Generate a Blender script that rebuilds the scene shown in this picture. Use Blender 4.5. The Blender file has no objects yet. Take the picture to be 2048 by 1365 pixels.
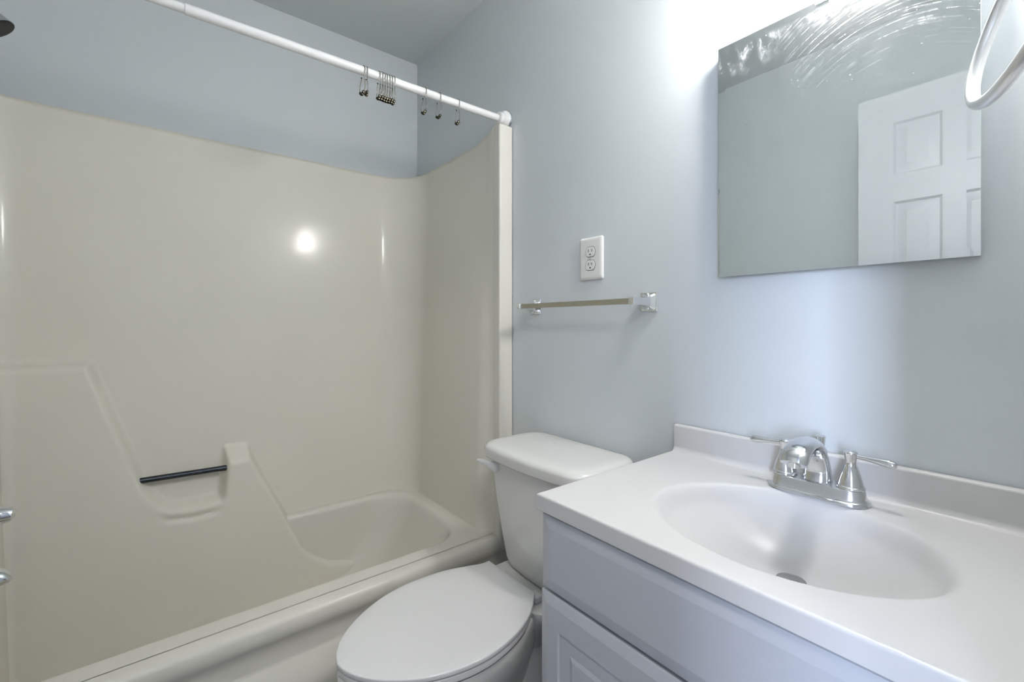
import bpy, bmesh, math, random
from mathutils import Vector, Matrix
random.seed(7)
S = bpy.context.scene
COL = S.collection
PI = math.pi

# ------------------------------------------------------------ camera
cam_d = bpy.data.cameras.new('camera')
cam = bpy.data.objects.new('camera', cam_d)
COL.objects.link(cam)
cam_d.sensor_width = 36.0
cam_d.lens = 896.0 / 2048.0 * 36.0
cam_d.shift_y = -(682.5 - 648.0) / 2048.0
cam_d.clip_start = 0.02
cam.location = (0, 0, 1.15)
cam.rotation_euler = (PI / 2, 0, math.radians(51.4))
S.camera = cam

# ------------------------------------------------------------ world, daylight, exposure
w = bpy.data.worlds.new('world'); S.world = w; w.use_nodes = True
w.node_tree.nodes['Background'].inputs[0].default_value = (0.62, 0.74, 1.0, 1)
w.node_tree.nodes['Background'].inputs[1].default_value = 0.6
S.view_settings.view_transform = 'Standard'
S.view_settings.look = 'None'
S.view_settings.gamma = 1.0
S.view_settings.use_curve_mapping = False
S.view_settings.exposure = 1.7

def area(name, loc, rot, sx, sy, power, color):
    d = bpy.data.lights.new(name, 'AREA'); d.shape = 'RECTANGLE'
    d.size = sx; d.size_y = sy; d.energy = power; d.color = color
    o = bpy.data.objects.new(name, d); COL.objects.link(o)
    o.location = loc; o.rotation_euler = rot
    return o
# daylight coming in through the hall window, plus an ambient fill light added there
area('hall_window_daylight', (1.12, -2.17, 1.45), (PI / 2, 0, 0), 0.5, 1.1, 32.0, (0.66, 0.76, 1.0))
area('hall_fill_light', (0.8, -0.3, 2.38), (0, 0, 0), 0.35, 0.35, 6.0, (1.0, 0.96, 0.9))
SHADE_EMISSION = 33.0

# ------------------------------------------------------------ materials
def srgb(r, g, b):
    f = lambda c: ((c / 255 + 0.055) / 1.055) ** 2.4 if c > 10 else c / 255 / 12.92
    return (f(r), f(g), f(b), 1)

def mat(name, col, rough=0.5, metal=0.0, bump=0.0, bscale=200.0, var=0.0, vscale=5.0, spec=0.5, coat=0.0,
        rvar=0.0, bdist=0.002, stretch=None):
    m = bpy.data.materials.new(name); m.use_nodes = True
    nt = m.node_tree; b = nt.nodes['Principled BSDF']
    b.inputs['Base Color'].default_value = col
    b.inputs['Roughness'].default_value = rough
    b.inputs['Metallic'].default_value = metal
    b.inputs['Specular IOR Level'].default_value = spec
    b.inputs['Coat Weight'].default_value = coat
    b.inputs['Coat Roughness'].default_value = 0.08
    tc = nt.nodes.new('ShaderNodeTexCoord')
    src = tc.outputs['Object']
    if stretch:
        mp = nt.nodes.new('ShaderNodeMapping'); mp.inputs['Scale'].default_value = stretch
        nt.links.new(src, mp.inputs[0]); src = mp.outputs[0]
    if bump:
        n = nt.nodes.new('ShaderNodeTexNoise'); n.inputs['Scale'].default_value = bscale
        n.inputs['Detail'].default_value = 4
        nt.links.new(src, n.inputs['Vector'])
        bp = nt.nodes.new('ShaderNodeBump'); bp.inputs['Strength'].default_value = bump
        bp.inputs['Distance'].default_value = bdist
        nt.links.new(n.outputs['Fac'], bp.inputs['Height'])
        nt.links.new(bp.outputs[0], b.inputs['Normal'])
    if var:
        n = nt.nodes.new('ShaderNodeTexNoise'); n.inputs['Scale'].default_value = vscale
        n.inputs['Detail'].default_value = 3
        nt.links.new(src, n.inputs['Vector'])
        mx = nt.nodes.new('ShaderNodeMix'); mx.data_type = 'RGBA'
        mx.inputs[6].default_value = tuple(c * (1 - var) for c in col[:3]) + (1,)
        mx.inputs[7].default_value = tuple(min(1, c * (1 + var)) for c in col[:3]) + (1,)
        nt.links.new(n.outputs['Fac'], mx.inputs[0])
        nt.links.new(mx.outputs[2], b.inputs['Base Color'])
    if rvar:
        n = nt.nodes.new('ShaderNodeTexNoise'); n.inputs['Scale'].default_value = 25
        n.inputs['Detail'].default_value = 6
        nt.links.new(src, n.inputs['Vector'])
        mr = nt.nodes.new('ShaderNodeMapRange')
        mr.inputs[1].default_value = 0.35; mr.inputs[2].default_value = 0.7
        mr.inputs[3].default_value = max(0.02, rough - rvar); mr.inputs[4].default_value = rough + rvar
        nt.links.new(n.outputs['Fac'], mr.inputs[0]); nt.links.new(mr.outputs[0], b.inputs['Roughness'])
    return m

M = {}
M['wall'] = mat('painted_wall', srgb(212, 217, 220), 0.42, bump=0.12, bscale=140, var=0.012, vscale=3, bdist=0.001)
M['ceiling'] = mat('painted_ceiling', srgb(205, 211, 212), 0.6, bump=0.12, bscale=140, bdist=0.001)
M['surround'] = mat('ivory_fiberglass', srgb(226, 223, 212), 0.13, bump=0.05, bscale=9, var=0.012, vscale=4, bdist=0.003, spec=0.17)
M['tub'] = mat('ivory_tub_gelcoat', srgb(220, 217, 208), 0.25, bump=0.03, bscale=7, bdist=0.003, spec=0.3)
M['porcelain'] = mat('white_porcelain', srgb(222, 222, 219), 0.12, coat=0.2)
M['seat'] = mat('white_seat_plastic', srgb(224, 224, 224), 0.25)
M['counter'] = mat('cultured_marble', srgb(208, 207, 206), 0.32, var=0.01, vscale=6, spec=0.35)
M['cabinet'] = mat('painted_cabinet', srgb(188, 191, 197), 0.38, bump=0.05, bscale=60, bdist=0.001)
M['chrome'] = mat('worn_chrome', (0.70, 0.71, 0.72, 1), 0.13, 1.0, rvar=0.07)
M['chrome_bright'] = mat('bright_chrome', (0.83, 0.84, 0.85, 1), 0.06, 1.0)
M['brushed'] = mat('brushed_metal', srgb(186, 182, 168), 0.4, 1.0, bump=0.05, bscale=300, stretch=(1, 20, 20), bdist=0.0005)
M['satin'] = mat('satin_nickel', (0.88, 0.88, 0.88, 1), 0.36, 1.0)
M['dark_steel'] = mat('dark_steel', srgb(78, 82, 88), 0.28, 1.0, rvar=0.05)
M['hook'] = mat('hook_wire', srgb(150, 146, 136), 0.25, 1.0)
M['bead'] = mat('bronze_bead', srgb(76, 73, 64), 0.3, 1.0)
M['white_plastic'] = mat('white_plastic', srgb(228, 228, 226), 0.3)
M['dark'] = mat('dark_slot', srgb(25, 25, 25), 0.6)
M['door'] = mat('white_door_paint', srgb(215, 215, 219), 0.4, bump=0.25, bscale=60, stretch=(6, 6, 0.6), bdist=0.001)
M['floor'] = mat('grey_floor', srgb(96, 94, 90), 0.4, var=0.1, vscale=8)
M['hall'] = mat('hall_paint', srgb(165, 166, 166), 0.6)
M['drain'] = mat('drain_metal', srgb(170, 170, 168), 0.3, 1.0)
M['cabinet_body'] = mat('mirror_body', srgb(150, 156, 158), 0.3, 0.6)
M['dark_rubber'] = mat('shower_face', srgb(18, 18, 16), 0.45)

def rod_material():
    m = mat('white_rod_enamel', srgb(233, 233, 232), 0.22)
    nt = m.node_tree; b = nt.nodes['Principled BSDF']
    tc = nt.nodes.new('ShaderNodeTexCoord')
    n = nt.nodes.new('ShaderNodeTexNoise'); n.inputs['Scale'].default_value = 28; n.inputs['Detail'].default_value = 5
    nt.links.new(tc.outputs['Object'], n.inputs['Vector'])
    r = nt.nodes.new('ShaderNodeValToRGB')
    r.color_ramp.elements[0].position = 0.70; r.color_ramp.elements[0].color = srgb(233, 233, 232)
    r.color_ramp.elements[1].position = 0.76; r.color_ramp.elements[1].color = srgb(140, 128, 108)
    nt.links.new(n.outputs['Fac'], r.inputs[0]); nt.links.new(r.outputs[0], b.inputs['Base Color'])
    return m
M['rod'] = rod_material()

def emission(name, col, s):
    m = bpy.data.materials.new(name); m.use_nodes = True
    b = m.node_tree.nodes['Principled BSDF']
    b.inputs['Base Color'].default_value = (0.9, 0.9, 0.9, 1)
    b.inputs['Emission Color'].default_value = col
    b.inputs['Emission Strength'].default_value = s
    return m
M['shade'] = emission('lit_opal_glass', (1.0, 0.975, 0.94, 1), SHADE_EMISSION)

def mirror_material():
    """Silvered glass with dried splashes and wiped smears, thickest along the top."""
    m = bpy.data.materials.new('dusty_mirror'); m.use_nodes = True
    nt = m.node_tree; N = nt.nodes; L = nt.links
    b = N['Principled BSDF']
    b.inputs['Base Color'].default_value = (0.64, 0.69, 0.685, 1)
    b.inputs['Metallic'].default_value = 1.0; b.inputs['Roughness'].default_value = 0.015
    d0 = N.new('ShaderNodeBsdfDiffuse'); d0.inputs[0].default_value = (0.88, 0.89, 0.92, 1)
    dg = N.new('ShaderNodeBsdfAnisotropic'); dg.inputs['Roughness'].default_value = 0.55; dg.inputs['Color'].default_value = (0.95, 0.96, 0.98, 1)
    d = N.new('ShaderNodeMixShader'); d.inputs[0].default_value = 0.6
    L.new(d0.outputs[0], d.inputs[1]); L.new(dg.outputs[0], d.inputs[2])
    mix = N.new('ShaderNodeMixShader')
    L.new(b.outputs[0], mix.inputs[1]); L.new(d.outputs[0], mix.inputs[2])
    L.new(mix.outputs[0], N['Material Output'].inputs[0])
    tc = N.new('ShaderNodeTexCoord'); sep = N.new('ShaderNodeSeparateXYZ')
    L.new(tc.outputs['Generated'], sep.inputs[0])
    U, V = sep.outputs[0], sep.outputs[2]
    def math_(op, a, b_=None, clamp=False):
        n = N.new('ShaderNodeMath'); n.operation = op; n.use_clamp = clamp
        for i, v in enumerate((a, b_)):
            if v is None: continue
            if isinstance(v, (int, float)): n.inputs[i].default_value = v
            else: L.new(v, n.inputs[i])
        return n.outputs[0]
    def ramp(v, a, b_, c=0.0, e=1.0):
        n = N.new('ShaderNodeMapRange'); n.interpolation_type = 'SMOOTHSTEP'
        L.new(v, n.inputs[0]); n.inputs[1].default_value = a; n.inputs[2].default_value = b_
        n.inputs[3].default_value = c; n.inputs[4].default_value = e
        return n.outputs[0]
    def noise(scale, loc=(0, 0, 0), rot=(0, 0, 0), st=(1, 1, 1), detail=5, rough=0.6):
        mp = N.new('ShaderNodeMapping'); mp.inputs['Location'].default_value = loc
        mp.inputs['Rotation'].default_value = rot; mp.inputs['Scale'].default_value = st
        L.new(tc.outputs['Generated'], mp.inputs[0])
        n = N.new('ShaderNodeTexNoise'); n.inputs['Scale'].default_value = scale
        n.inputs['Detail'].default_value = detail; n.inputs['Roughness'].default_value = rough
        L.new(mp.outputs[0], n.inputs['Vector']); return n.outputs['Fac']
    # line v0 = 0.84 + 0.1u : upper zone thick with dust right of u = .4
    vs = math_('SUBTRACT', V, math_('MULTIPLY', U, -0.08))
    top = ramp(vs, 0.93, 1.02)
    right = ramp(U, 0.36, 0.52)
    thick = math_('MULTIPLY', top, right)
    smear = ramp(noise(13, st=(1.0, 1, 3.6), rot=(0, 0.25, 0), rough=0.7), 0.44, 0.62)
    A = math_('MULTIPLY', math_('MULTIPLY', thick, smear), 0.5)
    A = math_('ADD', A, math_('MULTIPLY', math_('MULTIPLY', ramp(vs, 0.995, 1.06), right), 0.22))
    # wiped arcs below
    ring = N.new('ShaderNodeTexNoise'); ring.noise_dimensions = '2D'
    ring.inputs['Scale'].default_value = 1.0; ring.inputs['Detail'].default_value = 6
    dx = math_('SUBTRACT', U, 0.75); dv = math_('SUBTRACT', V, 0.25)
    rad = math_('SQRT', math_('ADD', math_('MULTIPLY', dx, dx), math_('MULTIPLY', dv, dv)))
    ang = math_('ARCTAN2', dv, dx)
    cmb = N.new('ShaderNodeCombineXYZ'); L.new(math_('MULTIPLY', rad, 150.0), cmb.inputs[0]); L.new(math_('MULTIPLY', ang, 2.5), cmb.inputs[1])
    L.new(cmb.outputs[0], ring.inputs['Vector'])
    arcs = math_('MULTIPLY', ramp(ring.outputs['Fac'], 0.5, 0.72), math_('MULTIPLY', ramp(vs, 0.62, 0.95), ramp(U, 0.22, 0.5)))
    B = math_('MULTIPLY', math_('MULTIPLY', arcs, ramp(noise(34, detail=4), 0.35, 0.65)), 0.30)
    # patches on the top left corner and down the left edge
    pl = math_('MULTIPLY', ramp(noise(11, loc=(3, 0, 1), st=(1.6, 1, 1), rot=(0, 0.5, 0), rough=0.72), 0.46, 0.68), math_('MULTIPLY', ramp(V, 0.82, 0.95), ramp(U, 0.42, 0.1)))
    Cc = math_('MULTIPLY', pl, 0.62)
    # splash specks
    vo = N.new('ShaderNodeTexVoronoi'); vo.inputs['Scale'].default_value = 34
    mp = N.new('ShaderNodeMapping'); mp.inputs['Scale'].default_value = (1, 0.0, 1.25); L.new(tc.outputs['Generated'], mp.inputs[0]); L.new(mp.outputs[0], vo.inputs['Vector'])
    sp = ramp(vo.outputs['Distance'], 0.11, 0.04)
    sel = ramp(noise(17, loc=(5, 2, 0), detail=2), 0.46, 0.62)
    D = math_('MULTIPLY', math_('MULTIPLY', math_('MULTIPLY', sp, sel), ramp(V, 0.42, 0.72)), 0.55)
    base = ramp(noise(3, detail=3), 0.3, 0.8, 0.02, 0.05)
    tot = math_('ADD', math_('MULTIPLY', math_('ADD', math_('ADD', A, B), Cc), ramp(V, 0.978, 0.955)), math_('ADD', D, base), True)
    L.new(tot, mix.inputs[0])
    return m
M['mirror'] = mirror_material()

# ------------------------------------------------------------ object helpers
def link(o):
    COL.objects.link(o); return o
def thing(name, label, cat, loc=(0, 0, 0), group=None):
    o = bpy.data.objects.new(name, None); link(o); o.empty_display_size = 0.05
    o.location = loc; o['label'] = label; o['category'] = cat
    if group: o['group'] = group
    return o
def root_of(p):
    while p.parent: p = p.parent
    return p
def obj(name, bm, m, parent=None, sharp=35, label=None):
    """Vertices are given in world coordinates."""
    bm.normal_update()
    for e in bm.edges:
        if len(e.link_faces) == 2 and e.calc_face_angle(0) > math.radians(sharp): e.smooth = False
    for f in bm.faces: f.smooth = True
    if parent is not None:
        bmesh.ops.translate(bm, vec=-Vector(root_of(parent).location), verts=bm.verts)
    me = bpy.data.meshes.new(name); bm.to_mesh(me); bm.free()
    me.materials.append(m)
    o = bpy.data.objects.new(name, me); link(o)
    if parent is not None: o.parent = parent
    if label: o['label'] = label
    if len(me.vertices) < 6000:
        w_ = o.modifiers.new('weighted', 'WEIGHTED_NORMAL'); w_.keep_sharp = True; w_.weight = 80
    return o
def struct(name, bm, m, parent=None):
    o = obj(name, bm, m, parent)
    if parent is None: o['kind'] = 'structure'
    return o
def box(x0, x1, y0, y1, z0, z1, bev=0.0, seg=2, bm=None):
    b = bmesh.new()
    vs = [b.verts.new((x, y, z)) for x in (x0, x1) for y in (y0, y1) for z in (z0, z1)]
    for f in ((0, 1, 3, 2), (4, 6, 7, 5), (0, 4, 5, 1), (2, 3, 7, 6), (0, 2, 6, 4), (1, 5, 7, 3)):
        b.faces.new([vs[i] for i in f])
    if bev: bmesh.ops.bevel(b, geom=list(b.edges), offset=bev, segments=seg, profile=0.5, affect='EDGES', clamp_overlap=True)
    bmesh.ops.recalc_face_normals(b, faces=b.faces)
    return join(bm, b)
def join(bm, b):
    if bm is None: return b
    me = bpy.data.meshes.new('tmp'); b.to_mesh(me); b.free(); bm.from_mesh(me); bpy.data.meshes.remove(me)
    return bm
def loft(rings, cap0=True, cap1=True, closed=True, bm=None):
    b = bmesh.new(); R = []
    for r in rings: R.append([b.verts.new(p) for p in r])
    n = len(rings[0])
    for i in range(len(R) - 1):
        for j in range(n if closed else n - 1):
            k = (j + 1) % n
            b.faces.new((R[i][j], R[i][k], R[i + 1][k], R[i + 1][j]))
    if cap0: b.faces.new(list(reversed(R[0])))
    if cap1: b.faces.new(R[-1])
    bmesh.ops.recalc_face_normals(b, faces=b.faces)
    return join(bm, b)
def tube(pts, r, n=12, bm=None, cap=True, flat=None):
    """round tube along points, r a number or a list; flat = (up vector, width factor)"""
    pts = [Vector(p) for p in pts]; rr = r if isinstance(r, (list, tuple)) else [r] * len(pts)
    rings = []; up = None
    for i, p in enumerate(pts):
        t = (pts[min(i + 1, len(pts) - 1)] - pts[max(i - 1, 0)]).normalized()
        if up is None:
            up = Vector((0, 0, 1)) if abs(t.z) < 0.9 else Vector((1, 0, 0))
        s = t.cross(up).normalized(); up = s.cross(t).normalized()
        ring = []
        for k in range(n):
            a = 2 * PI * k / n
            ring.append(p + s * math.cos(a) * rr[i] + up * math.sin(a) * rr[i])
        rings.append(ring)
    return loft(rings, cap, cap, True, bm)
def ell_tube(pts, ra, rb, side, n=20, bm=None):
    """tube whose section is an ellipse: ra along vector side, rb along the other"""
    pts = [Vector(p) for p in pts]; side = Vector(side); rings = []
    for i, p in enumerate(pts):
        t = (pts[min(i + 1, len(pts) - 1)] - pts[max(i - 1, 0)]).normalized()
        o = side.cross(t).normalized()
        rings.append([p + side * math.cos(2 * PI * k / n) * ra[i] + o * math.sin(2 * PI * k / n) * rb[i] for k in range(n)])
    return loft(rings, True, True, True, bm)
def lathe(prof, c, axis='z', n=32, bm=None, cap=True):
    rings = []
    for r, h in prof:
        ring = []
        for k in range(n):
            a = 2 * PI * k / n; u, v = r * math.cos(a), r * math.sin(a)
            if axis == 'z': q = (c[0] + u, c[1] + v, c[2] + h)
            elif axis == 'y': q = (c[0] + u, c[1] + h, c[2] + v)
            else: q = (c[0] + h, c[1] + u, c[2] + v)
            ring.append(q)
        rings.append(ring)
    return loft(rings, cap, cap, True, bm)
def smooth(a, b, x):
    t = min(1.0, max(0.0, (x - a) / (b - a))); return t * t * (3 - 2 * t)
def lerp(a, b, t): return a + (b - a) * t
def interp(tab, x):
    if x <= tab[0][0]: return tab[0][1]
    for (x0, y0), (x1, y1) in zip(tab, tab[1:]):
        if x <= x1: return y0 + (y1 - y0) * (x - x0) / (x1 - x0)
    return tab[-1][1]
def catmull(tab, n):
    P = [tab[0]] + list(tab) + [tab[-1]]; out = []
    for i in range(1, len(P) - 2):
        for k in range(n):
            t = k / n; q = []
            for d in range(len(P[0])):
                p0, p1, p2, p3 = P[i - 1][d], P[i][d], P[i + 1][d], P[i + 2][d]
                q.append(0.5 * ((2 * p1) + (-p0 + p2) * t + (2 * p0 - 5 * p1 + 4 * p2 - p3) * t * t + (-p0 + 3 * p1 - 3 * p2 + p3) * t ** 3))
            out.append(tuple(q))
    out.append(tuple(tab[-1])); return out

# ------------------------------------------------------------ room
XA, YB, YC, XD, H = -1.9924, 1.0, -0.445, 0.031, 2.41
DY0, DY1, DH = -0.225, 0.375, 2.05          # doorway in wall_right
struct('wall_back', box(XA - 0.1, XD + 0.1, YB, YB + 0.1, -0.05, H), M['wall'])
struct('wall_left', box(XA - 0.1, XA, YC - 0.1, YB, -0.05, H), M['wall'])
struct('wall_front', box(XA, XD + 0.1, YC - 0.1, YC, -0.05, H), M['wall'])
bm = box(XD, XD + 0.1, DY1, YB, -0.05, H)
box(XD, XD + 0.1, YC, DY0, -0.05, H, bm=bm)
box(XD, XD + 0.1, DY0, DY1, DH, H, bm=bm)
struct('wall_right', bm, M['wall'])
struct('floor', box(XA - 0.1, XD + 0.1, YC - 0.1, YB + 0.1, -0.1, -0.0), M['floor'])
struct('ceiling', box(XA - 0.1, XD + 0.1, YC - 0.1, YB + 0.1, H, H + 0.1), M['ceiling'])
# door casing
bm = box(XD + 0.1, XD + 0.115, DY0 - 0.06, DY0, 0, DH + 0.06, 0.003)
box(XD + 0.1, XD + 0.115, DY1, DY1 + 0.06, 0, DH + 0.06, 0.003, bm=bm)
box(XD + 0.1, XD + 0.115, DY0, DY1, DH, DH + 0.06, 0.003, bm=bm)
struct('trim_1', bm, M['door'])
# hall outside the doorway
HX, HY0, HY1 = 1.55, -2.1, 1.4
struct('floor_hall', box(XD + 0.1, HX + 0.1, HY0 - 0.1, HY1 + 0.1, -0.1, 0), M['floor'])
struct('ceiling_hall', box(XD + 0.1, HX + 0.1, HY0 - 0.1, HY1 + 0.1, H, H + 0.1), M['hall'])
struct('wall_hall_right', box(HX, HX + 0.1, HY0, HY1, 0, H), M['hall'])
struct('wall_hall_back', box(XD + 0.1, HX + 0.1, HY1, HY1 + 0.1, 0, H), M['hall'])
struct('wall_hall_left', box(XD, XD + 0.1, HY0 - 0.1, YC - 0.1, 0, H), M['hall'])
WX0, WX1, WZ0, WZ1 = 0.82, 1.42, 0.88, 2.02
bm = box(XD + 0.1, WX0, HY0 - 0.1, HY0, 0, H)
box(WX1, HX + 0.1, HY0 - 0.1, HY0, 0, H, bm=bm)
box(WX0, WX1, HY0 - 0.1, HY0, 0, WZ0, bm=bm); box(WX0, WX1, HY0 - 0.1, HY0, WZ1, H, bm=bm)
struct('wall_hall_front', bm, M['hall'])
bm = box(WX0 - 0.05, WX0, HY0, HY0 + 0.015, WZ0 - 0.05, WZ1 + 0.05)
box(WX1, WX1 + 0.05, HY0, HY0 + 0.015, WZ0 - 0.05, WZ1 + 0.05, bm=bm)
box(WX0, WX1, HY0, HY0 + 0.015, WZ1, WZ1 + 0.05, bm=bm); box(WX0, WX1, HY0, HY0 + 0.03, WZ0 - 0.05, WZ0, bm=bm)
struct('window_1', bm, M['door'])

# ------------------------------------------------------------ panelled faces
def panel_face(bm, X0, X1, Z0, Z1, yf, sgn, panels, prof):
    """flat face at y = yf looking along sgn*y, with panels (x0,x1,z0,z1) sunk by prof [(inset, depth)]"""
    xs = sorted(set([X0, X1] + [p[0] for p in panels] + [p[1] for p in panels]))
    zs = sorted(set([Z0, Z1] + [p[2] for p in panels] + [p[3] for p in panels]))
    V = {}
    def v(x, y, z):
        k = (round(x, 5), round(y, 5), round(z, 5))
        if k not in V: V[k] = bm.verts.new((x, y, z))
        return V[k]
    for i in range(len(xs) - 1):
        for j in range(len(zs) - 1):
            cx, cz = (xs[i] + xs[i + 1]) / 2, (zs[j] + zs[j + 1]) / 2
            if any(p[0] < cx < p[1] and p[2] < cz < p[3] for p in panels): continue
            bm.faces.new((v(xs[i], yf, zs[j]), v(xs[i + 1], yf, zs[j]), v(xs[i + 1], yf, zs[j + 1]), v(xs[i], yf, zs[j + 1])))
    for p in panels:
        last = None
        for ins, dep in prof:
            y = yf - sgn * dep
            c = [v(p[0] + ins, y, p[2] + ins), v(p[1] - ins, y, p[2] + ins), v(p[1] - ins, y, p[3] - ins), v(p[0] + ins, y, p[3] - ins)]
            if last:
                for k in range(4): bm.faces.new((last[k], last[(k + 1) % 4], c[(k + 1) % 4], c[k]))
            last = c
        bm.faces.new(last)
def panel_slab(X0, X1, Z0, Z1, yf, thick, sgn, panels, prof, both=False, chamfer=0.0):
    bm = bmesh.new()
    panel_face(bm, X0, X1, Z0, Z1, yf, sgn, panels, prof)
    yb = yf - sgn * thick
    if both: panel_face(bm, X0, X1, Z0, Z1, yb, -sgn, panels, prof)
    else: bm.faces.new([bm.verts.new(p) for p in ((X0, yb, Z0), (X1, yb, Z0), (X1, yb, Z1), (X0, yb, Z1))])
    for a, b_ in (((X0, Z0), (X1, Z0)), ((X1, Z0), (X1, Z1)), ((X1, Z1), (X0, Z1)), ((X0, Z1), (X0, Z0))):
        bm.faces.new([bm.verts.new(p) for p in ((a[0], yf, a[1]), (b_[0], yf, b_[1]), (b_[0], yb, b_[1]), (a[0], yb, a[1]))])
    bmesh.ops.remove_doubles(bm, verts=bm.verts, dist=1e-5)
    bmesh.ops.recalc_face_normals(bm, faces=bm.faces)
    return bm

# door leaf, opened against the front wall, seen in the mirror
dx0, dx1 = -0.536, 0.026
P = []
for a, b_ in ((-0.428, -0.291), (-0.222, -0.085)):
    for z0, z1 in ((1.715, 1.915), (0.98, 1.614), (0.25, 0.83)): P.append((a, b_, z0, z1))
PROF = [(0, 0), (0.008, 0.007), (0.020, 0.008), (0.038, 0.002), (0.040, 0.002)]
door = struct('door_1', panel_slab(dx0, dx1, 0.012, 2.03, -0.25, 0.035, 1, P, PROF, True), M['door'])
bm = lathe([(0.03, 0), (0.03, 0.004), (0.012, 0.006), (0.011, 0.03), (0.02, 0.038), (0.026, 0.05), (0.024, 0.062), (0.014, 0.068)], (dx0 + 0.06, -0.25, 0.95), 'y')
struct('door_knob', bm, M['satin'], door)

# ------------------------------------------------------------ tub and shower unit
tubT = thing('bathtub_shower_unit', 'ivory one-piece fiberglass tub and shower surround filling the left end of the bathroom', 'bathtub', (-1.62, 0.25, 0))
XI, YE0, YE1 = -1.95, -0.405, 0.942      # inner faces
path = []                                # (x, y, nx, ny)
def seg(p, q, n, nrm):
    for i in range(n):
        t = i / n; path.append((lerp(p[0], q[0], t), lerp(p[1], q[1], t), nrm[0], nrm[1]))
def arc(c, r, a0, a1, n):
    for i in range(n):
        a = lerp(a0, a1, i / n); path.append((c[0] + r * math.cos(a), c[1] + r * math.sin(a), -math.cos(a), -math.sin(a)))
r0, r1 = 0.10, 0.16
seg((-1.262, YE0), (XI + r0, YE0), 36, (0, 1))
arc((XI + r0, YE0 + r0), r0, 1.5 * PI, PI, 24)
seg((XI, YE0 + r0), (XI, YE1 - r1), 200, (1, 0))
arc((XI + r1, YE1 - r1), r1, PI, 0.5 * PI, 28)
seg((XI + r1, YE1), (-1.262, YE1), 50, (0, -1)); path.append((-1.262, YE1, 0, -1))
def contour(y):
    """height of the thick lower wall's shoulder along the long wall"""
    return interp([(-0.9, 1.03), (-0.155, 1.03), (-0.02, 0.615), (0.0, 0.578), (0.02, 0.553), (0.05, 0.537), (0.10, 0.531), (0.180, 0.535),
                   (0.184, 0.535), (0.202, 0.700), (0.268, 0.700), (0.42, 0.37), (0.46, 0.28), (0.50, 0.235), (0.56, 0.195), (0.66, 0.17), (2, 0.15)], y)
CC = [contour(-0.5 + 0.0025 * i) for i in range(800)]
def cdist(y, z):
    """signed distance (positive below the contour)"""
    i0 = int((y + 0.5) / 0.0025); best = 9
    for i in range(max(0, i0 - 26), min(799, i0 + 27), 1):
        yy = -0.5 + 0.0025 * i
        d = (yy - y) ** 2 + (CC[i] - z) ** 2
        # distance to the segment towards the next sample
        y2, c2 = yy + 0.0025, CC[i + 1] if i < 799 else CC[i]
        vx, vz = y2 - yy, c2 - CC[i]; t = ((y - yy) * vx + (z - CC[i]) * vz) / (vx * vx + vz * vz); t = min(1, max(0, t))
        d = (yy + vx * t - y) ** 2 + (CC[i] + vz * t - z) ** 2
        if d < best: best = d
    d = math.sqrt(best)
    k = min(799, max(0, i0)); return d if z < CC[k] else -d
def cushion(t):   # soft step 0..1
    return smooth(0, 1, t)
rows = 232
zb = 0.10
bm = bmesh.new(); G = []
for i, (x, y, nx, ny) in enumerate(path):
    ztop = 1.815
    if nx == 0 and abs(ny) == 1:
        ztop += 0.016 * smooth(-1.40, -1.35, x) + 0.020 * smooth(-1.33, -1.285, x)
    colv = []
    for j in range(rows + 1):
        z = zb + (ztop - zb) * j / rows
        yy = y
        if y < YE0 + r0 + 0.001: yy = -0.305
        d = 0.028 * (1.4 - z) * (1 - smooth(-1.36, -1.29, x) * abs(ny))
        if y < 0.80 and z < 1.08:
            s = cdist(yy, z)
            k = cushion((s + 0.009) / 0.028)
            if 0.19 < yy < 0.30: k = min(k, max(0.0, (0.712 - z) / 0.062)) if z > 0.60 else k
            d += 0.054 * k
            # small dished lip inside the soap pocket
            if 0.0 < yy < 0.20 and 0.40 < z < 0.60:
                d -= 0.009 * math.exp(-((s - 0.042) / 0.009) ** 2) * smooth(0.0, 0.05, yy) * (1 - smooth(0.15, 0.20, yy))
        colv.append(bm.verts.new((x + nx * d, y + ny * d, z)))
    # rolled top edge reaching the wall behind
    colv.append(bm.verts.new((x - nx * 0.006, y - ny * 0.006, ztop + 0.004)))
    bx = x if nx == 0 else max(XA + 0.001, x - 0.041 * (1 if nx else 0)) if nx == 1 else x - nx * 0.05
    by = y if ny == 0 else y - ny * (0.057 if y > 0 else 0.039)
    if nx not in (0, 1): bx = max(XA + 0.001, x - nx * 0.045)
    by = min(YB - 0.001, max(YC + 0.001, by))
    colv.append(bm.verts.new((bx, by, ztop + 0.004)))
    G.append(colv)
for i in range(len(G) - 1):
    for j in range(len(G[0]) - 1):
        bm.faces.new((G[i][j], G[i + 1][j], G[i + 1][j + 1], G[i][j + 1]))
bmesh.ops.recalc_face_normals(bm, faces=bm.faces)
surr = obj('shower_surround', bm, M['surround'], tubT, 60)
for f in surr.data.polygons: pass

# front posts of the surround
def post(y0, y1, bm=None):
    return box(-1.285, -1.246, y0, y1, 0.39, 1.8525, 0.007, 3, bm)
obj('surround_post', post(0.940, 0.999), M['tub'], tubT, 50, label='glossy white front post of the surround against the wall')
obj('surround_post', post(YC + 0.001, YE0 + 0.002), M['tub'], tubT, 50)

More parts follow.
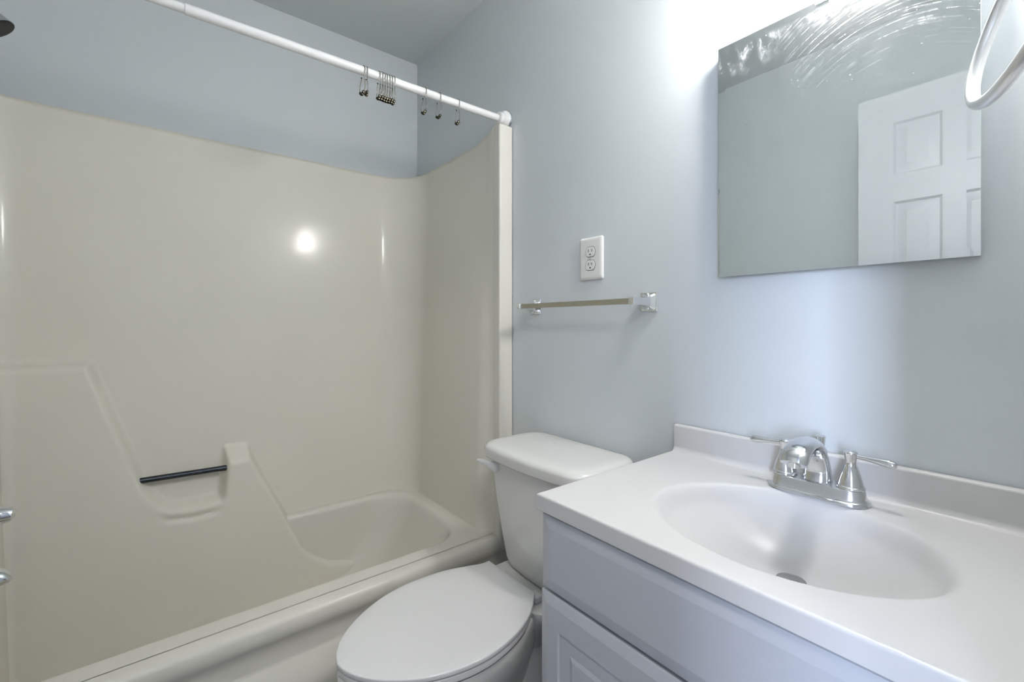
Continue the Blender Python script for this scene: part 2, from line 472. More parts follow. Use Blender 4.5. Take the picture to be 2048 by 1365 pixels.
# bathtub: rim, basin and apron
def rrect(x0, x1, y0, y1, r, n=14):
    out = []
    for cx, cy, a0 in ((x1 - r, y0 + r, -PI / 2), (x1 - r, y1 - r, 0), (x0 + r, y1 - r, PI / 2), (x0 + r, y0 + r, PI)):
        for k in range(n + 1):
            a = a0 + PI / 2 * k / n; out.append((cx + r * math.cos(a), cy + r * math.sin(a)))
    return out
ox0, ox1, oy0, oy1, RZ = -1.902, -1.338, -0.400, 0.890, 0.405
rings = []
outer = rrect(XI - 0.03, -1.285, YC + 0.005, YB - 0.005, 0.004)
prof = [(0.0, RZ), (0.004, RZ - 0.0008), (0.009, RZ - 0.004), (0.013, RZ - 0.010), (0.016, RZ - 0.02), (0.022, RZ - 0.06), (0.032, RZ - 0.14),
        (0.05, RZ - 0.22), (0.07, RZ - 0.28), (0.10, RZ - 0.31), (0.15, RZ - 0.325), (0.22, RZ - 0.33)]
rings.append([(x, y, RZ) for x, y in outer])
rings.append([(x, y, RZ) for x, y in rrect(ox0 - 0.012, ox1 + 0.012, oy0 - 0.012, oy1 + 0.012, 0.15)])
for o, z in prof:
    rings.append([(x, y, z) for x, y in rrect(ox0 + min(o, 0.018) + max(0, o - 0.05) * 0.8, ox1 - o, oy0 + min(o, 0.018) + max(0, o - 0.05) * 0.8, oy1 - o * 2.0 - max(0, o - 0.02) * 1.2, max(0.06, 0.14 - o * 0.3))])
bm = loft(rings, False, True)
# outer apron swept along the tub
ap = [(-1.287, RZ), (-1.268, RZ), (-1.258, RZ - 0.003), (-1.250, RZ - 0.009), (-1.2465, RZ - 0.018), (-1.2455, RZ - 0.03), (-1.2455, 0.362), (-1.251, 0.350), (-1.258, 0.338), (-1.262, 0.32),
      (-1.262, 0.292), (-1.258, 0.283), (-1.246, 0.262), (-1.236, 0.240), (-1.230, 0.222), (-1.228, 0.205), (-1.232, 0.10), (-1.240, 0.0)]
loft([[(x, y, z) for x, z in ap] for y in [YC + 0.005 + (YB - YC - 0.01) * k / 24 for k in range(25)]], False, False, False, bm)
bmesh.ops.remove_doubles(bm, verts=bm.verts, dist=1e-4)
bmesh.ops.recalc_face_normals(bm, faces=bm.faces)
obj('bathtub_basin', bm, M['tub'], tubT, 50, label='white rim, basin and apron of the tub')
gb = tube([(-1.900, -0.05, 0.637), (-1.900, 0.212, 0.632)], 0.0094, 20)
obj('grab_bar', gb, M['dark_steel'], tubT, 60, label='short dark steel bar across the soap pocket')

# ------------------------------------------------------------ shower fittings on the front wall
t = thing('overhead_shower', 'chrome shower head with a dark face, cut by the left edge high above the tub', 'shower', (-1.66, YE0, 1.95))
wallp = (-1.66, YC + 0.001, 1.98)
bm = tube([(-1.66, YC + 0.001, 1.98), (-1.66, YC + 0.04, 1.985), (-1.66, YC + 0.068, 1.97), (-1.66, YC + 0.089, 1.945)], 0.010, 14)
obj('shower_arm', bm, M['chrome_bright'], t)
obj('wall_flange', lathe([(0.03, 0.0), (0.03, 0.003), (0.018, 0.012), (0.012, 0.014)], (-1.66, YC + 0.001, 1.98), 'y'), M['chrome_bright'], t)
c0 = Vector((-1.66, YC + 0.086, 1.95)); c1 = Vector((-1.66, YC + 0.142, 1.880))
dirv = (c1 - c0).normalized(); s_ = Vector((1, 0, 0)); o_ = s_.cross(dirv)
def disc_rings(prof):
    return [[c0 + dirv * h + s_ * math.cos(2 * PI * k / 32) * r + o_ * math.sin(2 * PI * k / 32) * r for k in range(32)] for r, h in prof]
LL = (c1 - c0).length
obj('head_bell', loft(disc_rings([(0.010, 0), (0.014, 0.01), (0.014, 0.022), (0.020, 0.03), (0.034, LL - 0.01), (0.036, LL)])), M['chrome_bright'], t)
obj('spray_face', loft(disc_rings([(0.0345, LL - 0.001), (0.0345, LL + 0.002), (0.030, LL + 0.003)])), M['dark_rubber'], t, label='dark round spray face')

t = thing('shower_valve', 'chrome lever shower valve at the left edge above the tub spout', 'faucet', (-1.60, YE0, 0.72))
obj('escutcheon', lathe([(0.075, 0), (0.075, 0.004), (0.06, 0.012), (0.03, 0.016), (0.028, 0.03)], (-1.60, YE0 + 0.001, 0.68), 'y'), M['chrome_bright'], t)
obj('valve_body', lathe([(0.024, 0.014), (0.024, 0.07), (0.026, 0.075), (0.026, 0.092), (0.018, 0.10)], (-1.60, YE0 + 0.001, 0.68), 'y'), M['chrome_bright'], t)
obj('lever', ell_tube([(-1.60, YE0 + 0.06, 0.69), (-1.60, YE0 + 0.10, 0.692), (-1.60, YE0 + 0.122, 0.692), (-1.60, YE0 + 0.137, 0.690), (-1.60, YE0 + 0.143, 0.688)],
                      [0.018, 0.021, 0.021, 0.017, 0.008], [0.018, 0.021, 0.021, 0.017, 0.008], (1, 0, 0)), M['chrome_bright'], t)
t = thing('tub_spout', 'rounded chrome tub spout at the left edge below the shower valve', 'spout', (-1.60, YE0, 0.545))
obj('spout_body', ell_tube([(-1.60, YE0 + 0.001, 0.555), (-1.60, YE0 + 0.02, 0.555), (-1.60, YE0 + 0.06, 0.553), (-1.60, YE0 + 0.095, 0.549), (-1.60, YE0 + 0.118, 0.541), (-1.60, YE0 + 0.127, 0.534), (-1.60, YE0 + 0.132, 0.529)],
                           [0.026, 0.027, 0.026, 0.025, 0.023, 0.018, 0.008], [0.026, 0.027, 0.025, 0.024, 0.021, 0.017, 0.008], (1, 0, 0), 24), M['chrome_bright'], t)

# ------------------------------------------------------------ shower rod and hooks
RX = -1.279
def rz(y): return 1.8765 + (y + 0.05) * 0.0075
t = thing('shower_rod', 'long white tension rod over the tub opening with scuffed enamel', 'shower rod', (RX, 0.26, 1.88))
obj('rod_tube', tube([(RX, 0.055, rz(0.055)), (RX, 0.4, rz(0.4)), (RX, 0.962, rz(0.962))], 0.0122, 24), M['rod'], t, 60)
obj('inner_tube', tube([(RX, YC + 0.03, rz(-0.45)), (RX, 0.06, rz(0.06))], 0.0104, 24), M['rod'], t, 60, label='thinner sliding half of the rod')
for yb, s in ((YB - 0.001, -1), (YC + 0.001, 1)):
    c = (RX, yb, rz(yb))
    obj('end_cap', lathe([(0.030, s * 0.009), (0.031, s * 0.015), (0.029, s * 0.024), (0.0225, s * 0.029), (0.0215, s * 0.041), (0.0135, s * 0.045)], c, 'y'), M['white_plastic'], t, 40)
    obj('metal_ring', lathe([(0.032, s * 0.0), (0.0325, s * 0.003), (0.028, s * 0.0045), (0.028, s * 0.006), (0.0325, s * 0.007), (0.031, s * 0.0095)], c, 'y'), M['chrome_bright'], t, 40)

def make_hook():
    t = thing('curtain_hook', '', 'curtain hook', (RX, 0, 0), 'roller curtain hooks on the white rod')
    key = [(-0.0070, -0.019), (-0.0110, -0.030), (-0.0165, -0.045), (-0.0135, -0.058), (-0.004, -0.066), (0.006, -0.064), (0.0135, -0.054),
           (0.0150, -0.042), (0.0120, -0.026), (0.0135, -0.010), (0.0142, 0.0)]
    key += [(0.0142 * math.cos(a), 0.0142 * math.sin(a)) for a in (PI * 0.17, PI * 0.34, PI * 0.5, PI * 0.66, PI * 0.83, PI * 1.0)]
    pts = catmull(key, 5)
    off = Vector((RX, 0, 0))
    obj('wire', tube([off + Vector((a, 0, b)) for a, b in pts], 0.00105, 8), M['hook'], t, 60)
    obj('tip', lathe([(0.0008, -0.0022), (0.0022, -0.001), (0.0022, 0.001), (0.0008, 0.0022)], off + Vector((-0.0070, 0, -0.0185)), 'z', 12), M['bead'], t)
    for a, b in ((-0.0105, -0.0615), (-0.0045, -0.0655), (0.002, -0.0653), (0.008, -0.0618)):
        obj('bead', lathe([(0.001, -0.0032), (0.0038, -0.0024), (0.0048, 0), (0.0038, 0.0024), (0.001, 0.0032)], off + Vector((a, 0, b)), 'x', 12), M['bead'], t)
    return t
hook0 = make_hook(); used = False
def place_hook(y, label, rz_, ry_):
    global used
    if not used: r = hook0; used = True
    else:
        r = hook0.copy(); COL.objects.link(r)
        for ch in list(hook0.children):
            c = ch.copy(); COL.objects.link(c); c.parent = r
    r.location = (RX, y, rz(y)); r.rotation_euler = (0, ry_, rz_); r['label'] = label; r['category'] = 'curtain hook'
    r['group'] = 'roller curtain hooks on the white rod'
place_hook(0.470, 'metal curtain hook at the far left on the white rod, outer one of the pair', 0.10, 0.05)
place_hook(0.481, 'metal curtain hook of the left pair, the one nearer the bunched hooks', -0.15, -0.03)
ords = ['leftmost hook of the bunch of seven curtain hooks on the rod', 'second hook from the left in the bunch of seven on the rod',
        'third hook from the left in the bunch of seven on the rod', 'middle hook in the bunch of seven on the white rod',
        'third hook from the right in the bunch of seven on the rod', 'second hook from the right in the bunch of seven on the rod',
        'rightmost hook of the bunch of seven curtain hooks on the rod']
for k, y in enumerate((0.517, 0.525, 0.5325, 0.540, 0.548, 0.5555, 0.563)):
    place_hook(y, ords[k], random.uniform(-0.06, 0.06), random.uniform(-0.04, 0.04))
place_hook(0.666, 'lone curtain hook just right of the room corner line, nearest the bunch', 0.05, 0.03)
place_hook(0.717, 'middle one of the three lone curtain hooks near the rod end', 0.12, -0.02)
place_hook(0.789, 'curtain hook hanging closest to the rod end on the wall', -0.05, 0.02)

# ------------------------------------------------------------ toilet
TX = -0.948
t = thing('toilet', 'white two-piece toilet with closed lid between the tub and the vanity', 'toilet', (TX, 0.70, 0))
def egg(sc=1.0, front=1.0, n=12, yh=0.760, L=0.465, w0=0.101, x=TX, ins=0.0):
    tab = [(0.0, w0), (0.02, w0 + 0.009), (0.065, 0.137), (0.12, 0.160), (0.18, 0.172), (0.24, 0.173), (0.30, 0.161), (0.35, 0.140), (0.40, 0.106), (0.435, 0.070), (0.456, 0.034), (0.465, 0.0)]
    c = catmull(tab, 4)
    pts = [(x + max(0, w - ins) * sc, yh - (d * (L - 2 * ins) / 0.465 + ins) * front) for d, w in c]
    return pts + [(2 * x - p[0], p[1]) for p in reversed(pts[:-1])]
def slab_egg(z0, z1, ins0, r, **k):
    """egg shaped plate with a rounded top and bottom edge"""
    prof = [(r, z0), (r * 0.3, z0 + r * 0.3), (0, z0 + r), (0, z1 - r), (r * 0.3, z1 - r * 0.3), (r, z1), (r * 4, z1 + 0.0015), (r * 9, z1 + 0.003)]
    def tl(y): return 0.010 - 0.017 * (0.760 - y) / 0.465
    def sh(y): return interp([(0, -0.010), (0.03, 0.002), (0.07, 0.008), (0.2, 0.010), (0.35, 0.004), (0.465, -0.004)], 0.760 - y)
    return loft([[(x + sh(y), y, z + tl(y)) for x, y in egg(ins=ins0 + i, **k)] for i, z in prof])
obj('toilet_lid', slab_egg(0.441, 0.453, 0.0, 0.003), M['seat'], t, 50)
obj('toilet_seat', slab_egg(0.422, 0.4385, 0.003, 0.004), M['seat'], t, 50)
# bowl
def bowl_ring(z, sw, y0, y1, w0):
    base = egg(); out = []
    for x, y in base:
        u = (0.760 - y) / 0.465
        out.append((TX + (x - TX) * sw, y1 - (y1 - y0) * u, z))
    return out
B = [(0.0, 0.62, 0.36, 0.80), (0.02, 0.60, 0.365, 0.80), (0.10, 0.50, 0.40, 0.79), (0.18, 0.52, 0.41, 0.78), (0.25, 0.64, 0.375, 0.775), (0.31, 0.80, 0.335, 0.77),
     (0.35, 0.93, 0.308, 0.765), (0.39, 0.985, 0.298, 0.76), (0.408, 0.995, 0.296, 0.76), (0.4155, 0.975, 0.30, 0.757)]
bm = loft([bowl_ring(z, sw, y0, y1, 0) for z, sw, y0, y1 in B])
# rear deck carrying the tank, and the trap body under it
loft([[(x, y, z) for x, y in rrect(TX - hw, TX + hw, 0.735, 0.965, 0.03, 6)] for z, hw in ((0.30, 0.085), (0.36, 0.10), (0.40, 0.125), (0.415, 0.132), (0.427, 0.130), (0.430, 0.124))], bm=bm)
loft([[(x, y, z) for x, y in rrect(TX - hw, TX + hw, 0.60, 0.90, 0.05, 6)] for z, hw in ((0.0, 0.11), (0.02, 0.105), (0.12, 0.085), (0.36, 0.09))], bm=bm)
obj('bowl', bm, M['porcelain'], t, 50)
for s in (-1, 1):
    obj('hinge', box(TX + s * 0.075 - 0.016, TX + s * 0.075 + 0.016, 0.762, 0.788, 0.429, 0.448, 0.005, 3), M['seat'], t)
# tank
TKX = -0.906
def tank_ring(z, hw, y0, y1, r, bow):
    out = []
    for x, y in rrect(TKX - hw, TKX + hw, y0, y1, r, 8):
        if y < (y0 + y1) / 2: y -= bow * (1 - ((x - TKX) / hw) ** 2)
        out.append((x, y, z))
    return out
def dense(ring_pts):  # add points along long sides so the bow is smooth
    out = []
    n = len(ring_pts)
    for i in range(n):
        a, b_ = ring_pts[i], ring_pts[(i + 1) % n]
        d = math.dist(a, b_); k = max(1, int(d / 0.03)); out.append((a, b_, k))
    return out
def rr_dense(x0, x1, y0, y1, r):
    out = []
    nx = 12
    c = rrect(x0, x1, y0, y1, r, 8)
    # insert points on the two long sides
    res = c[:36]
    front = [(lerp(x0 + r, x1 - r, k / nx), y0) for k in range(1, nx)]
    back = [(lerp(x1 - r, x0 + r, k / nx), y1) for k in range(1, nx)]
    return c[0:18] + back + c[18:36] + front
def tank_ring(z, hw, y0, y1, r, bow):
    out = []
    for x, y in rr_dense(TKX - hw, TKX + hw, y0, y1, r):
        if y < (y0 + y1) / 2: y -= bow * (1 - ((x - TKX) / hw) ** 2)
        out.append((x, y, z))
    return out
obj('tank', loft([tank_ring(*a) for a in ((0.431, 0.150, 0.835, 0.955, 0.03, 0.012), (0.438, 0.158, 0.825, 0.962, 0.035, 0.012), (0.462, 0.166, 0.818, 0.966, 0.035, 0.013),
                                          (0.55, 0.176, 0.806, 0.972, 0.035, 0.014), (0.65, 0.186, 0.794, 0.978, 0.035, 0.015), (0.762, 0.194, 0.782, 0.984, 0.035, 0.016))]), M['porcelain'], t, 60)
obj('tank_lid', loft([tank_ring(*a) for a in ((0.760, 0.195, 0.775, 0.988, 0.04, 0.018), (0.762, 0.203, 0.763, 0.991, 0.05, 0.020), (0.768, 0.206, 0.760, 0.992, 0.052, 0.020), (0.786, 0.206, 0.760, 0.992, 0.052, 0.020),
                                              (0.794, 0.203, 0.763, 0.990, 0.052, 0.020), (0.799, 0.196, 0.770, 0.984, 0.05, 0.020), (0.8015, 0.184, 0.782, 0.972, 0.045, 0.018), (0.803, 0.16, 0.81, 0.945, 0.03, 0.012))]), M['porcelain'], t, 60)
hx, hz = -1.046, 0.736
fh = obj('flush_handle', lathe([(0.017, 0.012), (0.0175, 0.004), (0.016, -0.008), (0.010, -0.013)], (hx, 0.776, hz), 'y', 24), M['white_plastic'], t, 50, label='white lever flush handle')
obj('lever', ell_tube([(hx + 0.006, 0.768, hz - 0.002), (hx - 0.006, 0.762, hz + 0.004), (hx - 0.020, 0.755, hz + 0.010), (hx - 0.036, 0.748, hz + 0.012), (hx - 0.048, 0.744, hz + 0.012)],
                      [0.006, 0.006, 0.006, 0.005, 0.003], [0.013, 0.013, 0.010, 0.007, 0.004], (0, 1, 0), 16), M['white_plastic'], fh, 50)

# ------------------------------------------------------------ vanity cabinet, top, faucet
VX0, VX1 = -0.598, 0.027
t = thing('vanity_cabinet', 'pale grey-blue painted vanity cabinet under the white sink top', 'cabinet', (-0.28, 0.78, 0))
bm = box(VX0 + 0.008, VX0 + 0.024, 0.572, 0.996, 0.09, 0.8135)
box(VX1 - 0.016, VX1, 0.572, 0.996, 0.09, 0.8135, bm=bm)
box(VX0 + 0.024, VX1 - 0.016, 0.572, 0.590, 0.09, 0.8135, bm=bm)
box(VX0 + 0.024, VX1 - 0.016, 0.985, 0.996, 0.09, 0.8135, bm=bm)
box(VX0 + 0.024, VX1 - 0.016, 0.590, 0.985, 0.09, 0.106, bm=bm)
box(VX0 + 0.02, VX1, 0.63, 0.996, 0.0, 0.09, bm=bm)
obj('cabinet_body', bm, M['cabinet'], t)
def front_slab(x0, x1, z0, z1, yf, yb, ch):
    """slab with a routed, slightly sloping border"""
    rings = []
    for ins, y in ((0, yb), (0, yf + 0.007), (0.0015, yf + 0.0042), (ch * 0.5, yf + 0.0022), (ch, yf + 0.0006), (ch + 0.004, yf)):
        rings.append([(x0 + ins, y, z0 + ins), (x1 - ins, y, z0 + ins), (x1 - ins, y, z1 - ins), (x0 + ins, y, z1 - ins)])
    return loft(rings)
obj('drawer_front', front_slab(VX0 + 0.001, VX1 - 0.002, 0.6785, 0.8105, 0.5430, 0.571, 0.017), M['cabinet'], t, 8)
for x0, x1 in ((VX0 - 0.002, -0.289), (-0.285, VX1 - 0.002)):
    bm = panel_slab(x0 + 0.017, x1 - 0.017, 0.10 + 0.017, 0.672 - 0.017, 0.5430, 0.003, -1, [(x0 + 0.045, x1 - 0.045, 0.155, 0.618)],
                    [(0, 0), (0.004, 0.006), (0.006, 0.007), (0.012, 0.007), (0.034, 0.001), (0.036, 0.001)])
    rings = []
    for ins, y in ((0, 0.571), (0, 0.5495), (0.0015, 0.5470), (0.0085, 0.5452), (0.017, 0.5434), (0.0172, 0.546)):
        rings.append([(x0 + ins, y, 0.10 + ins), (x1 - ins, y, 0.10 + ins), (x1 - ins, y, 0.672 - ins), (x0 + ins, y, 0.672 - ins)])
    loft(rings, True, False, bm=bm)
    obj('cabinet_door', bm, M['cabinet'], t, 8)

t = thing('bathroom_sink', 'white cultured marble vanity top with a moulded oval basin and backsplash', 'sink', (-0.28, 0.76, 0.815))
CX0, CX1, CY0, CY1, CZ = -0.6035, 0.029, 0.538, 0.997, 0.845
bcx, bcy, ba, bb = -0.277, 0.747, 0.191, 0.156
def sink_z(x, y):
    rho = 2.0; sy = bcy
    for _ in range(6):
        rho = math.sqrt(((x - bcx - 0.0 * (1 - min(1, rho))) / ba) ** 2 + ((y - (bcy + 0.034 * (1 - min(1, rho)))) / bb) ** 2)
    z = 0.0
    if rho < 1.06:
        u = max(0.0, 1 - (rho / 1.06) ** 2.3)
        z = -0.098 * (u ** 0.92) * smooth(1.06, 0.90, rho)
    o = math.sqrt(((x - bcx) / (ba * 1.36)) ** 2 + ((y - bcy) / (bb * 1.22)) ** 2)
    z -= 0.0016 * smooth(1.06, 0.80, o)
    return z
nx, ny = 190, 140
bm = bmesh.new(); G = []
cr = 0.012
def edge_drop(x, y):
    d = min(x - CX0, y - CY0); return d
for i in range(nx + 1):
    col = []
    for j in range(ny + 1):
        x = lerp(CX0 + 0.004, CX1, i / nx); y = lerp(CY0 + 0.004, CY1, j / ny)
        col.append(bm.verts.new((x, y, CZ + sink_z(x, y))))
    G.append(col)
for i in range(nx):
    for j in range(ny): bm.faces.new((G[i][j], G[i + 1][j], G[i + 1][j + 1], G[i][j + 1]))
# rolled edge and underside
loop = [G[i][0] for i in range(nx, -1, -1)] + [G[0][j] for j in range(1, ny + 1)]
def shift(v, o, z):
    x = v.co.x; y = v.co.y
    if abs(y - (CY0 + 0.004)) < 1e-6: y -= o
    if abs(x - (CX0 + 0.004)) < 1e-6: x -= o
    return bm.verts.new((x, y, z))
prev = loop
for o, z in ((0.0022, CZ - 0.0006), (0.0035, CZ - 0.002), (0.004, CZ - 0.0038), (0.004, CZ - 0.005), (0.004, CZ - 0.0275), (0.004, CZ - 0.0282), (0.002, CZ - 0.030), (0.001, CZ - 0.030), (-0.03, CZ - 0.030)):
    cur = [shift(v, o, z) for v in loop]
    for k in range(len(loop) - 1): bm.faces.new((prev[k], prev[k + 1], cur[k + 1], cur[k]))
    prev = cur
bmesh.ops.recalc_face_normals(bm, faces=bm.faces)
obj('countertop', bm, M['counter'], t, 60)
# backsplash with a cove at the bottom
sec = [(0.997, 0.846), (0.997, 0.905), (0.995, 0.9075), (0.984, 0.9085), (0.980, 0.907), (0.978, 0.903), (0.978, 0.858), (0.976, 0.851), (0.972, 0.847), (0.966, 0.8445)]
bm = loft([[(x, y, z) for y, z in sec] for x in (CX0 + 0.004, CX0 + 0.006, CX1 - 0.001)])
obj('backsplash', bm, M['counter'], t, 50)
dz = CZ + sink_z(bcx, bcy + 0.034)
bm = lathe([(0.0205, 0.000), (0.0205, 0.0016), (0.019, 0.002), (0.0175, 0.001)], (bcx, bcy + 0.036, dz), 'z', 32)
dr = obj('drain', bm, M['drain'], t, 40, label='grey metal drain ring')
obj('stopper', lathe([(0.0165, 0.000), (0.0165, 0.002), (0.012, 0.0035), (0.004, 0.004)], (bcx, bcy + 0.036, dz), 'z', 32), M['drain'], dr, 40)

FX, FY, FZ = -0.288, 0.930, CZ - 0.0005
t = thing('sink_faucet', 'worn chrome two-handle faucet standing behind the sink basin', 'faucet', (FX, FY, FZ))
def stad(hw, hd, z, n=12, pinch=0.0):
    out = []
    for k in range(n + 1):
        a = -PI / 2 + PI * k / n; out.append((FX + hw - hd + hd * math.cos(a), FY + hd * math.sin(a), z))
    for k in range(1, 8): out.append((FX + lerp(hw - hd, -(hw - hd), k / 8), FY + hd * (1 - 0.0), z))
    for k in range(n + 1):
        a = PI / 2 + PI * k / n; out.append((FX - hw + hd + hd * math.cos(a), FY + hd * math.sin(a), z))
    for k in range(1, 8): out.append((FX + lerp(-(hw - hd), hw - hd, k / 8), FY - hd, z))
    return out
obj('base_plate', loft([stad(*a) for a in ((0.0785, 0.0300, FZ), (0.0795, 0.031, FZ + 0.002), (0.0785, 0.030, FZ + 0.005), (0.0755, 0.027, FZ + 0.0065), (0.0735, 0.0250, FZ + 0.010), (0.0715, 0.0230, FZ + 0.022),
                                          (0.0705, 0.0220, FZ + 0.0245), (0.068, 0.0200, FZ + 0.0255))]), M['chrome'], t, 40)
for s in (-1, 1):
    c = (FX + s * 0.0508, FY, FZ + 0.0255)
    h = obj('handle', lathe([(0.0205, -0.0005), (0.0205, 0.0025), (0.0190, 0.004), (0.0180, 0.0045), (0.0185, 0.006), (0.0165, 0.014), (0.0130, 0.026), (0.0095, 0.037), (0.0078, 0.041), (0.0080, 0.046), (0.0092, 0.053), (0.0100, 0.058),
                               (0.0100, 0.0605), (0.0080, 0.0625), (0.003, 0.0632)], c, 'z', 36), M['chrome'], t, 45)
    z = c[2] + 0.055
    obj('lever', tube([(c[0] + s * 0.006, c[1], z), (c[0] + s * 0.018, c[1] - 0.0005, z - 0.0005), (c[0] + s * 0.034, c[1] - 0.001, z - 0.001), (c[0] + s * 0.050, c[1] - 0.002, z - 0.002), (c[0] + s * 0.058, c[1] - 0.002, z - 0.003), (c[0] + s * 0.0615, c[1] - 0.002, z - 0.0035)],
                      [0.0034, 0.0038, 0.0052, 0.0070, 0.0062, 0.0025], 14), M['chrome'], h, 50)
# arched spout: broad at the foot and at the nose
sp = catmull([(0.004, 0.024), (0.004, 0.048), (-0.005, 0.074), (-0.024, 0.092), (-0.050, 0.0985), (-0.078, 0.096), (-0.098, 0.086), (-0.108, 0.074)], 4)
n_ = len(sp)
ra = [interp([(0, 0.0235), (0.25, 0.0190), (0.45, 0.0185), (0.7, 0.0205), (0.9, 0.0215), (1, 0.0195)], k / (n_ - 1)) for k in range(n_)]
rb = [interp([(0, 0.0175), (0.25, 0.0125), (0.45, 0.0110), (0.7, 0.0120), (0.9, 0.0135), (1, 0.0120)], k / (n_ - 1)) for k in range(n_)]
s0 = obj('spout', ell_tube([(FX, FY + a, FZ + b) for a, b in sp], ra, rb, (1, 0, 0), 28), M['chrome'], t, 60)
obj('aerator', lathe([(0.0095, -0.006), (0.0095, 0.004)], (FX, FY - 0.102, FZ + 0.074), 'z', 24), M['chrome'], s0, 40)
obj('lift_rod', lathe([(0.0028, 0.0), (0.0028, 0.074), (0.0065, 0.082), (0.0078, 0.098), (0.0080, 0.1005), (0.005, 0.1025)], (FX, FY + 0.021, FZ), 'z', 24), M['chrome'], t, 45)

# ------------------------------------------------------------ medicine cabinet mirror
MX0, MX1, MZ0, MZ1, MY = -0.4905, -0.0868, 1.253, 1.757, 0.975
t = thing('mirror_cabinet', 'rectangular wall mirror above the sink, dusty and smeared along the top', 'mirror', (-0.289, 0.999, 1.253))
obj('mirror_backing', box(MX0 + 0.002, MX1 - 0.002, MY + 0.0045, 0.999, MZ0 + 0.002, MZ1 - 0.002), M['cabinet_body'], t)
bw = 0.0155
rings = [[(MX0 + i, y, MZ0 + i), (MX1 - i, y, MZ0 + i), (MX1 - i, y, MZ1 - i), (MX0 + i, y, MZ1 - i)] for i, y in
         ((0, MY + 0.0042), (0, MY + 0.0006), (0.0003, MY + 0.00022), (bw, MY), (bw + 0.0001, MY))]
obj('mirror_glass', loft(rings), M['mirror'], t, 0.2)

# ------------------------------------------------------------ vanity light above the mirror
t = thing('vanity_light', 'small white wall light with a glowing glass shade just above the mirror', 'light', (-0.24, 0.999, 1.80))
bm = box(-0.303, -0.175, 0.972, 0.999, 1.7585, 1.90)
box(-0.303, -0.175, 0.9715, 0.9742, 1.750, 1.80, bm=bm)
obj('backplate', bm, M['white_plastic'], t)
obj('light_arm', tube([(-0.24, 0.975, 1.87), (-0.24, 0.95, 1.87), (-0.24, 0.93, 1.87)], 0.008, 12), M['chrome_bright'], t)
obj('glass_shade', box(-0.315, -0.205, 0.862, 0.948, 1.802, 1.945, 0.02, 4), M['shade'], t, label='lit white opal glass shade')

# ------------------------------------------------------------ outlet
t = thing('wall_outlet', 'white duplex outlet on the wall above the towel bar', 'outlet', (-0.877, 0.999, 1.340))
ox, oz = -0.877, 1.340
def plate(hw, hh, y, r=0.006):
    return [(x, y, z) for x, z in rrect(ox - hw, ox + hw, oz - hh, oz + hh, r, 5)]
obj('cover_plate', loft([plate(0.0440, 0.0620, 0.999), plate(0.0440, 0.0620, 0.9965), plate(0.0425, 0.0605, 0.9945), plate(0.039, 0.057, 0.993), plate(0.034, 0.052, 0.9925)]), M['white_plastic'], t, 50)
for dz_ in (0.0195, -0.0195):
    def face(s, y):
        out = []
        for k in range(32):
            a = 2 * PI * k / 32; X = 0.0172 * s * math.cos(a); Z = 0.0172 * s * math.sin(a)
            Z = max(-0.0143 * s, min(0.0143 * s, Z)); out.append((ox + X, y, oz + dz_ + Z))
        return out
    gr = loft([face(1.09, 0.9930), face(1.09, 0.9923)])
    g_ = obj('receptacle_gap', gr, M['dark'], t, 40)
    r_ = obj('receptacle', loft([face(1.0, 0.9930), face(1.0, 0.9912), face(0.96, 0.9908)]), M['white_plastic'], t, 40)
    for sx, hh in ((-0.0062, 0.0042), (0.0062, 0.0036)):
        obj('slot', box(ox + sx - 0.0009, ox + sx + 0.0009, 0.9904, 0.9915, oz + dz_ + 0.0035 - hh, oz + dz_ + 0.0035 + hh), M['dark'], r_)
    obj('ground_hole', lathe([(0.0024, -0.0003), (0.0024, 0.0006)], (ox, 0.9906, oz + dz_ - 0.0075), 'y', 16), M['dark'], r_)
sc = obj('screw', lathe([(0.0026, 0.0006), (0.0024, -0.0006), (0.001, -0.0009)], (ox, 0.9921, oz), 'y', 16), M['satin'], t)

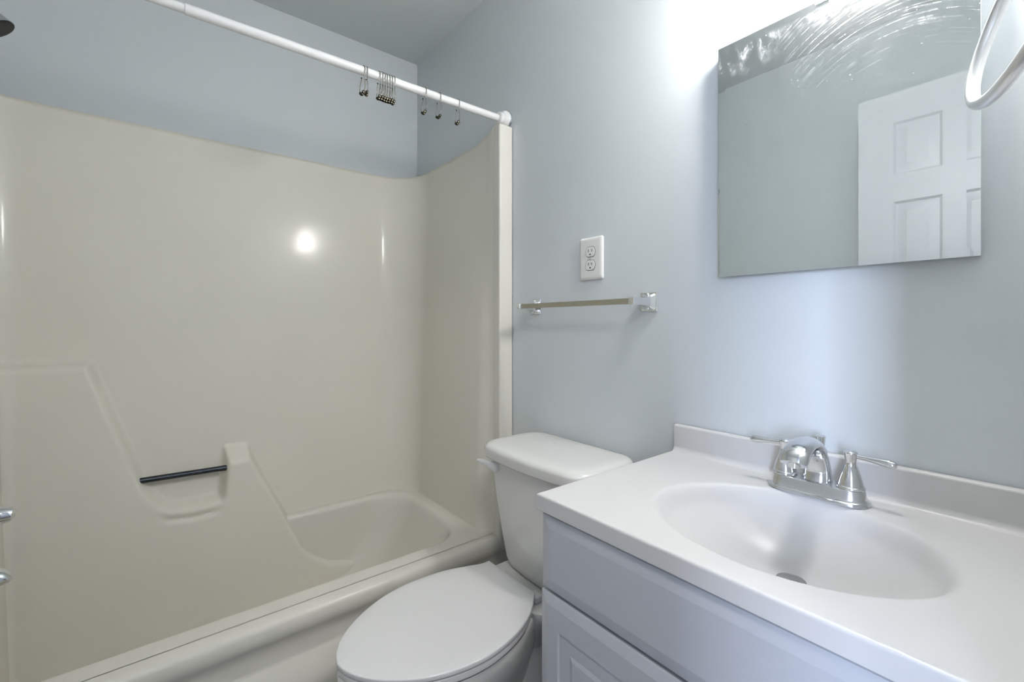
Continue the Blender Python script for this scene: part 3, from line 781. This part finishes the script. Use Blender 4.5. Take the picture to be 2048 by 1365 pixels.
# ------------------------------------------------------------ towel bar
t = thing('towel_bar', 'square metal towel bar with chrome posts on the wall above the toilet', 'towel bar', (-0.90, 0.999, 1.206))
bz = 1.2065
obj('bar', box(-1.128, -0.676, 0.9235, 0.9365, bz - 0.0072, bz + 0.0072, 0.0008, 1), M['brushed'], t, 30, label='flat-sided brushed metal bar')
for px in (-1.121, -0.682):
    rings = []
    for y, hw, hh in ((0.999, 0.0240, 0.0245), (0.9965, 0.0240, 0.0245), (0.9945, 0.0225, 0.0230)):
        rings.append((y, hw, hh))
    bm = loft([[(px + a * hw, y, bz + b_ * hh) for a, b_ in ((-1, -1), (1, -1), (1, 1), (-1, 1))] for y, hw, hh in rings])
    # concave flaring neck
    neck = [(0.9950, 0.0215, 0.0215), (0.988, 0.0150, 0.0165), (0.980, 0.0112, 0.0128), (0.970, 0.0095, 0.0105), (0.955, 0.0088, 0.0094), (0.938, 0.0084, 0.0088), (0.921, 0.0084, 0.0088), (0.9200, 0.0076, 0.0080)]
    loft([[(px + a * hw * k1, y, bz + b_ * hh * k2) for a, b_, k1, k2 in ((-1, -1, .8, 1), (1, -1, .8, 1), (1, -1, 1, .8), (1, 1, 1, .8), (1, 1, .8, 1), (-1, 1, .8, 1), (-1, 1, 1, .8), (-1, -1, 1, .8))] for y, hw, hh in neck], bm=bm)
    pst = obj('bar_post', bm, M['chrome_bright'], t, 25, label='chrome wall post')
    for dz_ in (0.0185, -0.0185):
        obj('screw', lathe([(0.0036, 0.004), (0.0036, -0.0015), (0.0022, -0.0028)], (px, 0.990, bz + dz_), 'y', 14), M['satin'], pst)

# ------------------------------------------------------------ towel ring on the right wall
rc = Vector((-0.0205, 0.534, 1.4087)); yaw, tilt, rr_ = 0.4196, 0.2759, 0.078
n1 = Vector((math.cos(yaw), math.sin(yaw), 0)); u1 = Vector((-math.sin(yaw), math.cos(yaw), 0))
v1 = Vector((0, 0, -1)) * math.cos(tilt) - n1 * math.sin(tilt)
t = thing('towel_ring', 'satin metal towel ring cut by the top right corner of the view', 'towel ring', (XD - 0.001, 0.54, 1.49))
bm = bmesh.new(); R = []
nrm = u1.cross(v1).normalized()
for k in range(72):
    a = 2 * PI * k / 72; rad = u1 * math.cos(a) + v1 * math.sin(a); c = rc + rad * rr_
    R.append([bm.verts.new(c + rad * 0.0052 * math.cos(2 * PI * q / 16) + nrm * 0.0052 * math.sin(2 * PI * q / 16)) for q in range(16)])
for k in range(72):
    for q in range(16):
        bm.faces.new((R[k][q], R[k][(q + 1) % 16], R[(k + 1) % 72][(q + 1) % 16], R[(k + 1) % 72][q]))
bmesh.ops.recalc_face_normals(bm, faces=bm.faces)
obj('ring', bm, M['satin'], t, 70)
tp = rc - v1 * rr_
obj('ring_mount', lathe([(0.024, 0.0), (0.024, -0.004), (0.018, -0.009), (0.010, -0.012), (0.009, -0.03), (0.011, -0.036), (0.007, -0.040)], (XD - 0.001, tp.y, tp.z + 0.002), 'x', 24), M['satin'], t, 40)
